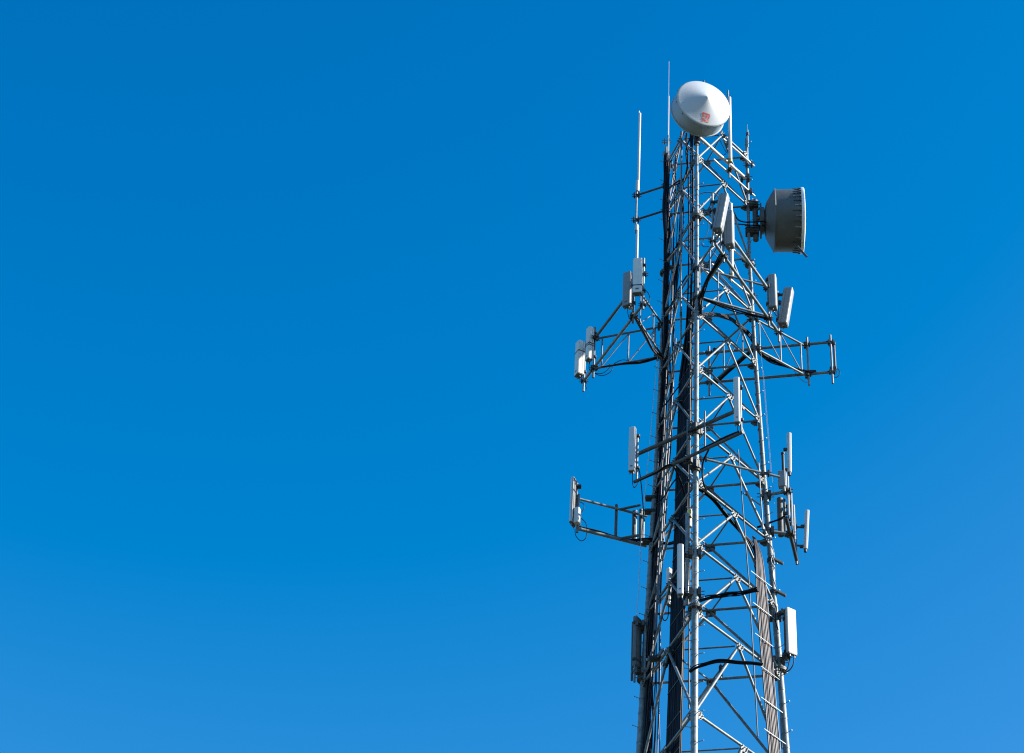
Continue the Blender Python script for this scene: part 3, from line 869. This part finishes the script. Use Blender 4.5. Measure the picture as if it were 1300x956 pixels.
# ================================================================ PANELS LOWER DOWN
z = zon(leg(1, -15).x, leg(1, -15).y, 776)
l_ = leg(1, -15.5)
pq = atY(997.2, 800, l_.y - 0.22)
t = thing('panel_mount', 'dark upright pipe with clamps holding a white panel low on the right leg', 'antenna mount', leg(1, -16.3))
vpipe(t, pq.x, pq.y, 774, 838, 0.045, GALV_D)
for py in (777, 833):
    z = zon(pq.x, pq.y, py); l_ = leg(1, z)
    MB().tube(l_, Vector((pq.x, pq.y, z)), 0.05, n=10).build('arm', GALV_D, t)
    clampbox(t, l_, Zv, 0.26); clampbox(t, Vector((pq.x, pq.y, z)), Zv, 0.17)
panel('broad bright white panel antenna low on the right leg', (1005.6, 773.5), (1005.6, 830), pq.y - 0.16, 0.29, 0.09, -54, WHITE, (pq.x, pq.y))
pz = atY(872.3, 720, leg(0, -14).y + 0.05)
t = thing('panel_mount', 'pale upright pipe clamped left of the front leg beside the black cable run', 'antenna mount', leg(0, -15))
vpipe(t, pz.x, pz.y, 652, 768, 0.045)
for py in (705, 757):
    z = zon(pz.x, pz.y, py)
    MB().tube(leg(0, z), Vector((pz.x, pz.y, z)), 0.04, n=10).build('arm', GALV_D, t)
    clampbox(t, Vector((pz.x, pz.y, z)), Zv, 0.17); clampbox(t, leg(0, z), Zv, 0.26)
panel('white panel antenna in front of the broad black cable run', (863.6, 692), (863.6, 755), pz.y - 0.28, 0.16, 0.13, -92, WHITE, (pz.x, pz.y))
# small fitting with yellow tape left of the front leg
p = atY(875.4, 669, leg(0, -13).y + 0.12)
t = thing('surge_arrestor', 'small white fitting with yellow tape left of the front leg', 'fitting', p)
zt_ = zon(p.x, p.y, 648)
MB().tube(p, Vector((p.x, p.y, zt_)), 0.065, n=14).build('body', WHITE, t)
for q in (0.55, 0.85):
    c = p + Zv * (zt_ - p.z) * q
    MB().tube(c - Zv * 0.05, c + Zv * 0.05, 0.069, n=14).build('tape', YELLOW, t)
MB().tube(p + Zv * 0.25, p + Zv * 0.29, 0.085, n=12).build('clamp', CLAMP, t)
# low cluster on the left leg
lz = leg(2, -17)
pk = atY(812, 830, lz.y - 0.25)
t = thing('panel_mount', 'upright pipes clamped to the outside of the left leg near the bottom edge', 'antenna mount', leg(2, -17.3))
vpipe(t, pk.x - 0.12, pk.y, 785, 866, 0.03); vpipe(t, pk.x + 0.14, pk.y, 784, 862, 0.028); vpipe(t, pk.x - 0.2, pk.y + 0.25, 790, 864, 0.03, GALV_D)
for py in (792, 852):
    z = zon(pk.x, pk.y, py)
    MB().tube(leg(2, z), Vector((pk.x - 0.2, pk.y + 0.03, z)), 0.045, n=10).build('arm', GALV_D, t)
    clampbox(t, leg(2, z), Zv, 0.28); clampbox(t, Vector((pk.x, pk.y, z)), Zv, 0.2, GALV_D)
panel('dark grey panel antenna in the shade outside the left leg near the bottom edge', (808.5, 785), (808.0, 848), pk.y + 0.1, 0.28, 0.12, 150, PBACK, (pk.x - 0.12, pk.y), endcap=CLAMP)
# panel behind, seen edge on inside the tower near the black run
pz = atY(850.5, 760, 0.2)
panel('pale grey panel antenna seen through the tower left of the black cable run', (850.2, 723), (850.2, 768), 0.2, 0.2, 0.12, 140, CREAM, None)

# ================================================================ CABLE RUNS
FL = (leg(2, 0) - leg(0, 0)); FL.z = 0; FL = FL.normalized()
FR = (leg(1, 0) - leg(0, 0)); FR.z = 0; FR = FR.normalized()
LN = Vector((FL.y, -FL.x, 0)); LN = LN if LN.dot(leg(1, 0)) > 0 else -LN        # inward from the left face
RN = Vector((-FR.y, FR.x, 0)); RN = RN if RN.dot(leg(2, 0)) > 0 else -RN
def run_path(face, dist, inward, nrm, zs): return [leg(0, z) + face * dist + nrm * inward + Zv * 0 for z in zs]
zs = [-5.1, -5.9, -6.7, -7.4, -8.4, -10, -12, -14, -16, -18, -20.5, -24]
DIST = [0.80, 0.93, 1.10, 1.19, 1.23, 1.29, 1.37, 1.48, 1.58, 1.67, 1.77, 1.9]
def run_at(inw): return [Vector(((leg(0, z) + FL * d + LN * inw).x, (leg(0, z) + FL * d + LN * inw).y, z)) for z, d in zip(zs, DIST)]
P = run_at(0.14)
cable_bundle('broad flat run of black cables down the tower just left of the front leg', P, 26, 0.90, 0.021, [BLACK, BLACK, BLACK2, BLACK, BLACK, BLACK2, BLACK], flat=FL, jit=1.0, gather=3)
P2 = run_at(0.185)
cable_bundle('second layer of black cables behind the broad run left of the front leg', P2, 24, 0.86, 0.022, [BLACK], flat=FL, jit=1.0, gather=3)
t = thing('cable_ladder', 'steel cable ladder behind the broad black run left of the front leg', 'cable ladder', P[-1])
for e in (-1, 1):
    MB().poly([q + FL * e * 0.40 + LN * 0.02 for q in P[3:]], 0.022, 8).build('rail', GALV, t)
z = -7.6
while z > -22:
    c = leg(0, z) + FL * (1.20 + 0.040 * (-7.3 - z)) + LN * 0.112; c.z = z
    MB().box(c, FL, LN, Zv, 0.92, 0.010, 0.02).build('rung', GALV_D, t)
    z -= 1.02
# feeders gathering above the broad run
fz = [2.2, 1.0, -1.0, -3.0, -5.2, -6.6, -7.6]
for i in range(7):
    dx = 0.26 + 0.13 * i
    pts = []
    for k, z in enumerate(fz):
        s_ = 0.18 + 0.05 * math.sin(i * 2.1 + k) + i * 0.05
        tgt = 0.86 + 0.1 * i
        dd = s_ * (1 - k / 6) ** 1.0 + tgt * (k / 6) ** 2.2 + (0.1 * i) * (1 - k / 6)
        q = leg(0, z) + FL * dd + LN * (0.1 + 0.03 * (i % 3)); pts.append(Vector((q.x, q.y, z)))
    cable('black feeder cables descending beside the front leg into the broad run', pts, 0.026, BLACK, group='feeder cables beside the front leg')
# left leg run
zs2 = [2.4, 1.2, 0, -1.5, -3, -5, -7, -9, -11, -13, -15, -17, -19, -22]
inL = Vector((-leg(2, 0).x, -leg(2, 0).y, 0)).normalized()
sideL = Vector((inL.y, -inL.x, 0))
PL = []
for z in zs2:
    q = leg(2, z) + Vector((0.03 + 0.012 * max(0, min(10, -z)), -0.14, 0)); PL.append(Vector((q.x, q.y, z)))
cable_bundle('thick bundle of black and brown cables strapped along the left leg', PL, 24, 0.085, 0.020, [BLACK, BLACK, BLACK2, BLACK, BROWN, BLACK, BLACK, BLACK2, BLACK, LILAC], jit=0.5, k=5)
PL2 = []
for k, z in enumerate(zs2[1:]):
    q = leg(2, z) + Vector((0.36 + 0.05 * math.sin(k * 1.3), -0.22, 0)); PL2.append(Vector((q.x, q.y, z)))
cable_bundle('loose group of thin cables right of the left leg bundle', PL2, 9, 0.17, 0.016, [BLACK, BROWN, BLACK, BLACK2, BLACK], jit=0.4, k=5)
# thin cables crossing between the left leg and the middle of the left face
for i, (x0, y0, x1, y1, x2, y2, dep, mt, lb) in enumerate((
    (858, 195, 856, 280, 851, 420, -0.1, BLACK, 'thin black cable hanging left of the pale conduit'),
    (860, 210, 850, 250, 846, 330, 0.3, BLACK, 'black cable sweeping down to the left leg under the dish'),
    (853, 205, 856, 235, 848, 262, 0.4, LILAC, 'short grey cable curving beside the left leg top'),
    (870, 172, 873, 205, 868, 230, -0.9, BLACK, 'black cable arching out from behind the white dish'),
    (876, 168, 877, 240, 877, 330, -1.0, BLACK, 'straight black cable dropping from the dish beside the front leg'),
    (872, 172, 862, 188, 851, 206, -0.2, BLACK, 'black cable slanting from the dish to the left leg'),
    (868, 230, 862, 233, 849, 238, -0.3, BLACK, 'black cable crossing level to the left leg'),
    (880, 170, 879, 190, 878, 215, -1.2, BLACK, 'short thick black cable under the dish beside the front leg'),
    (852, 300, 854, 370, 848, 470, 0.2, LILAC, 'long grey cable between the left leg and the black run'),
    (858, 430, 850, 560, 836, 760, 0.25, LILAC, 'long grey cable leaning left behind the black run'),
    (850, 500, 843, 620, 832, 800, 0.3, GALV, 'pale conduit leaning left beside the left leg bundle'),
    (846, 470, 838, 650, 826, 866, 0.5, BROWN, 'brown cable right of the left leg bundle'))):
    pts = [atY(x0, y0, dep), atY(x1, y1, dep + 0.03), atY(x2, y2, dep)]
    cable(lb, pts, 0.019 if mt is not GALV else 0.03, mt)
# right run: brown cables in the plane of the right face, with rungs
zs3 = [-13.4, -14.5, -15.5, -16.6, -18, -19.6, -22, -26]
PR = []
def face_pt(px, py, inward):
    """point of the right face (moved inward) seen at the pixel"""
    lo, hi = -30.0, 5.0
    d = ray(px, py); best_ = None
    for s_ in [i * 0.02 for i in range(-100, 200)]:
        y = -2.2 + s_
        p = C0 + d * ((y - C0.y) / d.y)
        q = leg(0, p.z) + RN * inward
        e = abs((p - q).dot(RN))
        if best_ is None or e < best_[0]: best_ = (e, p)
    return best_[1]
PR = [face_pt(*q, i_) for i_, q in zip((0.12, -0.06, -0.11, -0.11, -0.11, -0.12, -0.13), ( (957, 682), (963.5, 706), (967, 755), (971.5, 810), (976, 866), (981.5, 930), (986, 985)))]
cable_bundle('row of brown cables running down inside the right leg', PR, 9, 0.54, 0.022, [BROWN, BROWN, BLACK2, BROWN, BROWN], flat=FR, jit=0.25, gather=2)
t = thing('cable_ladder', 'thin pale cross bars clipping the brown cables beside the right leg', 'cable ladder', PR[-1])
for (x, y) in ((966.5, 735), (969.5, 775), (972, 814), (976, 853), (980, 895), (984, 935)):
    c = face_pt(x, y, -0.165)
    MB().box(c, FR, RN, Zv, 0.9, 0.014, 0.022).build('rung', GALV, t)
q = [face_pt(*u, 0.2) for u in ((982, 700), (984.5, 770), (989, 860), (993, 950))]
MB().poly(q, 0.024, 8).build('rail', GALV, t)
# bundles arching to the right
def on_face(seq, inw): return [face_pt(x, y, inw) for x, y in seq]
cable_bundle('black cables hugging a brace down to the brown cable row', on_face(((885, 617), (905, 634), (925, 658), (938, 674), (950, 688), (958, 705), (963, 735)), 0.10), 7, 0.07, 0.02, [BLACK])
cable_bundle('black cables arching from the front leg over to the right frame', on_face(((886, 402), (897, 398), (912, 399), (928, 405), (943, 416), (955, 430)), 0.15) + [atZ(966, 449, ZL + 0.08), atZ(978, 458, ZL + 0.04), atZ(996, 464.5, ZL + 0.04), atZ(1014, 470, ZL + 0.04), atZ(1036, 473, ZL + 0.05)], 6, 0.055, 0.02, [BLACK, BLACK, BLACK2])
tA = Vector((pA[0][0], pA[0][1], ZL))
cable_bundle('black cables climbing the truss to the two grey panels inside the tower', [leg(0, ZL - 0.7) + Vector((0.12, -0.06, 0)), leg(0, ZL) + Vector((0.14, -0.08, -0.05)), atZ(897, 356, ZL - 0.02), atZ(908, 337, ZL - 0.02), atZ(917, 322, ZL)], 6, 0.055, 0.02, [BLACK])
mA = Vector((*A0, 0)).lerp(Vector((*A1, 0)), 0.86)
cable_bundle('black cables lying along the tie leading to the two panels right of the tower', [leg(0, ZL) + Vector((0.1, 0.0, 0.0)), leg(0, ZL).lerp(Vector((mA.x, mA.y, ZL)), 0.35) - Zv * 0.03, leg(0, ZL).lerp(Vector((mA.x, mA.y, ZL)), 0.7) - Zv * 0.03, Vector((mA.x, mA.y, ZL - 0.02))], 5, 0.045, 0.018, [BLACK])
mC = Vector((*C0_, 0)).lerp(Vector((*C1_, 0)), 0.83)
lq = leg(2, ZL)
cable_bundle('black cables drooping from the left leg to the panels under the twin whip', [lq + Vector((0.1, -0.1, -0.25)), lq.lerp(Vector((mC.x, mC.y, ZL)), 0.3) - Zv * 0.22, lq.lerp(Vector((mC.x, mC.y, ZL)), 0.65) - Zv * 0.12, Vector((mC.x, mC.y, ZL + 0.05))], 6, 0.05, 0.018, [BLACK, BLACK, LILAC])
mC2 = Vector((*C0_, 0)).lerp(Vector((*C1_, 0)), 0.2)
cable_bundle('black cables lying under the lower chord of the left frame', [lq + Vector((0.0, -0.1, -0.1)), lq.lerp(Vector((mC2.x, mC2.y, ZL)), 0.3) - Zv * 0.13, lq.lerp(Vector((mC2.x, mC2.y, ZL)), 0.55) - Zv * 0.09, lq.lerp(Vector((mC2.x, mC2.y, ZL)), 0.9) - Zv * 0.08], 5, 0.045, 0.017, [BLACK])
mBt = Vector((*B0, 0)).lerp(Vector((*B1, 0)), 0.86)
lr = leg(1, ZL)
cable_bundle('black cables along the tie behind the tower to the far end of the right frame', [lr + Vector((-0.05, 0.05, -0.05)), lr.lerp(Vector((mBt.x, mBt.y, ZL)), 0.4) - Zv * 0.05, Vector((mBt.x, mBt.y, ZL - 0.05))], 5, 0.05, 0.02, [BLACK])
zz = -16.55
cable_bundle('black cables crossing level behind the lower right brace', [atZ(888, 762, -16.2), atZ(903, 758.5, -16.2), atZ(920, 755, -16.2), atZ(940, 752.5, -16.2), atZ(962, 749, -16.2)], 6, 0.05, 0.016, [BLACK])
cable_bundle('black cables arching across the lowest visible bay of the tower', [atZ(876, 853, -18.9), atZ(888, 846, -18.85), atZ(902, 841.5, -18.8), atZ(922, 839.5, -18.8), atZ(948, 841.5, -18.8), atZ(968, 843, -18.8)], 7, 0.055, 0.016, [BLACK])
cable_bundle('black cables running from the black run out along the lower left arm', [leg(0, -13.4) + FL * 1.0 + LN * 0.2, leg(2, -12.6) + Vector((0.5, -0.5, 0)), leg(2, -12.2) + Vector((0.0, -0.15, 0)), b2.lerp(a2, 0.2) - Zv * -0.08, b2.lerp(a2, 0.45) + Zv * 0.05, b2.lerp(a2, 0.7) + Zv * 0.09, b2.lerp(a2, 0.96) + Zv * 0.08], 5, 0.035, 0.017, [BLACK])
e_ = V0.lerp(V1, 0.1)
cable_bundle('black cables swinging from the right leg to the dark side frame', [atZ(961, 669, -11.95), atZ(975, 664, -11.9), atZ(988, 659.5, -11.85), atZ(996, 656, -11.75), atZ(1000, 650, -11.5), atZ(1001.5, 642, -11.2)], 4, 0.03, 0.015, [BLACK])
xa, xb = XL[1]
cable_bundle('black cable bundle lying along the right half of the lower dark cross arm', [xa.lerp(xb, 0.62) + Zv * 0.02 - Vector((0, 0.02, 0.0)), xa.lerp(xb, 0.8) + Zv * 0.06, xa.lerp(xb, 0.97) + Zv * 0.05], 4, 0.03, 0.02, [BLACK])
cable_bundle('black cable bundle lying along the left half of the lower dark cross arm', [xa.lerp(xb, 0.03) - Zv * 0.03, xa.lerp(xb, 0.2) - Zv * 0.05, xa.lerp(xb, 0.36) - Zv * 0.05, leg(0, -12.4) + FL * 0.75], 4, 0.03, 0.018, [BLACK])
q = xa.lerp(xb, 0.66)
cable('thick black cable bending down from the lower cross arm to the front leg joint', [xa.lerp(xb, 0.68), atY(900, 570, q.y + 0.1), atY(893, 585, q.y + 0.4), atY(891.5, 600, q.y + 0.6), atY(894, 616, q.y + 0.75), face_pt(900, 628, 0.12)], 0.026)
# slack jumper loops
def loop(label, seq, Y, r=0.011, mat=BLACK):
    cable(label, [atY(x, y, Y) for x, y in seq], r, mat, 'jumper cable', name='jumper_cable')
loop('slack jumper cable hanging in a long curve below the left frame', ((749, 458), (748, 469), (756, 474), (767, 473), (778, 463), (790, 457), (802, 459)), pC[1][1])
loop('slack jumper cable curling under the lower chord of the left frame', ((755, 474), (764, 477), (774, 473), (777.5, 467), (773, 462)), pC[1][1] - 0.1)
loop('jumper cable curving beside the foot of the panel under the twin whip', ((814, 375), (820, 369), (825, 378), (822, 386), (816, 389)), pC[3][1])
loop('thin jumper dropping from the slim grey panel under the twin whip', ((797, 389), (797, 397), (799, 404), (803, 408)), pC[2][1])
loop('jumper cable dropping below the leftmost cream panel', ((738, 478), (742, 486), (745, 494)), pC[0][1])
loop('jumper loop hanging below the end of the lower left arm', ((730, 672), (731, 680), (737, 686.5), (743, 684), (745, 676), (744, 665), (738, 658), (734, 655)), pp[1])
loop('jumper looping above the end of the lower left arm', ((734, 636), (741, 640), (741, 646), (736, 654), (735, 662), (737, 666)), pp[1] + 0.05)
loop('jumper loop under the white panel at the left end of the cross arms', ((803, 599), (803, 612), (805, 619), (809, 615), (813, 607)), pl[1])
loop('pair of dark jumpers dropping past the left cross arm', ((811, 594), (813, 606), (815, 625), (817, 650), (818, 662)), pl[1] + 0.5, 0.016)
loop('jumper loop below the upright panel right of the tower', ((980, 392), (979, 399), (977, 406), (974, 410)), pA[2][1], 0.01, LILAC)
loop('jumper crossing between the two panels right of the tower', ((983, 393), (984, 399), (988, 403), (990, 408)), pA[3][1])
loop('jumper loop at the outermost pipe of the right frame', ((1060, 466), (1065, 470), (1066, 475), (1062, 479), (1058, 478)), pB[1][1])
loop('thin grey jumper sagging under the right frame lower chord', ((1008, 470), (1013, 478), (1020, 484), (1025, 486)), pB[0][1], 0.009, LILAC)
loop('jumper loop below the white panel at the right end of the cross arms', ((937, 538), (936.5, 545), (938, 550), (941, 549)), prr[1])
loop('black jumper loops under the broad white panel on the right leg', ((1004, 832), (1002, 840), (1000, 848), (997, 852)), pq.y, 0.016)
loop('black jumper curving under the right edge of the broad white panel', ((1008, 832), (1007.5, 842), (1004, 849), (999, 853)), pq.y, 0.016)
loop('jumper loop beside the pale panel behind the black cable run', ((849, 768), (848, 783), (844, 788), (841, 784), (841, 776)), 0.15, 0.014)
loop('pale cable curving out right of the front leg under the dish strut', ((886, 248), (892, 245), (900, 244), (908, 246), (912, 250)), -1.0, 0.016, LILAC)
loop('thin black cable loop below the right end of the dish strut', ((914, 178), (920, 190), (922, 194), (918, 197), (912, 194)), -0.2, 0.01)
loop('thin loop cable hanging right of the front leg by the tilted grey panel', ((903, 274), (899, 282), (899, 292), (895, 302), (891, 308), (893, 313), (900, 313)), -1.2, 0.01)
loop('black cable swinging from the rod antenna to the drum dish', ((932, 270), (936, 278), (943, 281.5), (953, 282), (968, 281), (974, 283)), 0.3, 0.022)
loop('second black cable reaching the drum dish hub', ((930, 284), (942, 285), (955, 286), (975, 287)), 0.45, 0.02)
# taut lines
def line(label, x0, y0, x1, y1, Y0, Y1, r, mat):
    cable(label, [atY(x0, y0, Y0), atY(x1, y1, Y1)], r, mat, 'line', name='taut_line')
line('thin taut grey line just right of the right leg', 966, 445, 979, 605, 0.45, 0.5, 0.004, LILAC)
line('second thin taut line right of the right leg', 969, 470, 983, 640, 0.5, 0.55, 0.004, LILAC)
line('thin pale line running down outside the left leg', 835, 452, 812, 705, leg(2, -6).y - 0.1, leg(2, -13).y - 0.1, 0.010, WHITE)
line('short pale line below the lower left arm beside the left leg', 813.5, 700, 808, 790, leg(2, -13).y - 0.1, leg(2, -15).y - 0.1, 0.009, WHITE)
line('dark taut cable hanging through the right half of the tower', 937, 571, 951, 742, -0.9, -0.85, 0.018, GALV_D)
line('dark taut cable continuing down to the bottom edge through the right half', 951, 740, 962, 935, -0.75, -0.7, 0.018, GALV_D)
line('pale conduit standing just left of the right leg', 963, 588, 968.5, 672, 0.2, 0.22, 0.022, GALV)
line('thin dark conduit just left of the front leg', 876.5, 405, 874.5, 900, leg(0, -8).y + 0.25, leg(0, -16).y + 0.35, 0.022, GALV_D)

# ================================================================ SMALL FITTINGS
def splice(label, x, y, Y, r, h, d=(0, 0, 1), mat=CLAMP):
    p = atY(x, y, Y); d = Vector(d).normalized()
    t = thing('cable_fitting', label, 'fitting', p)
    MB().tube(p - d * h / 2, p + d * h / 2, r, n=12).build('body', mat, t)
    for e in (-1, 1):
        MB().tube(p + d * e * h / 2, p + d * e * (h / 2 + 0.06), r * 0.45, n=8).build('gland', BOLT, t)
    return t
splice('dark cable splice on the left face brace low down, left of the black run', 832, 836, 0.1, 0.09, 0.34, (1, 0.2, 0.3))
splice('small pale cable fitting beside the dark splice low on the left face', 839, 829, 0.0, 0.06, 0.2, (0.6, 0, 1), BOLT)
splice('dark fitting just above the lowest left face joint', 846, 841, -0.2, 0.07, 0.25, (0.3, 0, 1))
splice('round dark fitting left of the front leg flange', 872, 784, -1.2, 0.06, 0.2, (0.7, 0, 1), BOLT)
splice('pale fitting on the conduit above the front leg flange', 876, 762, -1.7, 0.05, 0.16, (1, 0, 0.4), BOLT)
splice('small dark fitting under the arching cables in the lowest visible bay', 915, 852, 0.3, 0.05, 0.3, (0, 0, 1))
for lb, px, py in (('short dark bracket sticking out right of the right leg above the broad white panel', 986, 712), ('second short dark bracket right of the right leg just above the broad white panel', 990, 752)):
    zb = zon(leg(1, -14).x, leg(1, -14).y, py)
    c = leg(1, zb)
    t = thing('leg_bracket', lb, 'bracket', c)
    MB().box(c + Vector((0.17, -0.02, -0.03)), (1, 0.3, -0.4), (0, 1, 0), (0.4, 0, 1), 0.34, 0.1, 0.05, 0.008).build('plate', GALV_D, t)
    MB().tube(c - Zv * 0.05, c + Zv * 0.05, legr(zb) + 0.03, n=14).build('clamp', CLAMP, t)
o = MB().tube(face_pt(944, 626, 0.05), face_pt(965, 641, 0.05), 0.022, n=8).build('short_brace', GALV); tag(o, 'short pale brace inside the right face between two thin hanging lines', 'brace')
loop('grey jumper curving between the brown cable row and the right leg', ((978, 702), (983, 715), (981, 730), (985, 745)), 0.55, 0.016, LILAC)
loop('black jumper bulging out beside the right leg above its flange', ((980, 765), (986, 772), (984, 785), (988, 800)), 0.6, 0.016)
loop('pale jumper twisting beside the right leg below the dark side frame', ((977, 690), (982, 700), (979, 712), (984, 722)), 0.5, 0.015, GALV)
loop('dark cable slanting across the left face below the left frame', ((836, 520), (846, 512), (856, 498), (864, 488)), -0.3, 0.018)
loop('dark cable slanting across the left face under the cross arms', ((832, 640), (842, 632), (852, 616), (860, 606)), -0.4, 0.018)
loop('thin cable lacing from the left leg to the pale conduit under the top dish', ((847, 262), (853, 252), (860, 232), (866, 222)), 0.3, 0.014)
loop('thick dark cable slanting from the left leg up to the front leg in mid tower', ((846, 330), (856, 318), (866, 300), (877, 280)), -0.2, 0.03)
loop('second thick dark cable slanting from the left leg to the front leg below the first', ((844, 398), (854, 384), (862, 366), (872, 350)), -0.2, 0.024)
loop('long black cable bowing out left of the front leg near the top', ((876, 176), (871, 190), (872, 206), (873, 216), (869, 226), (858, 232), (850, 240)), -0.6, 0.022)
loop('brown cable bowing between the left leg and the conduit near the top', ((862, 186), (858, 200), (854, 225), (850, 250), (849, 275)), 0.2, 0.022, BROWN)
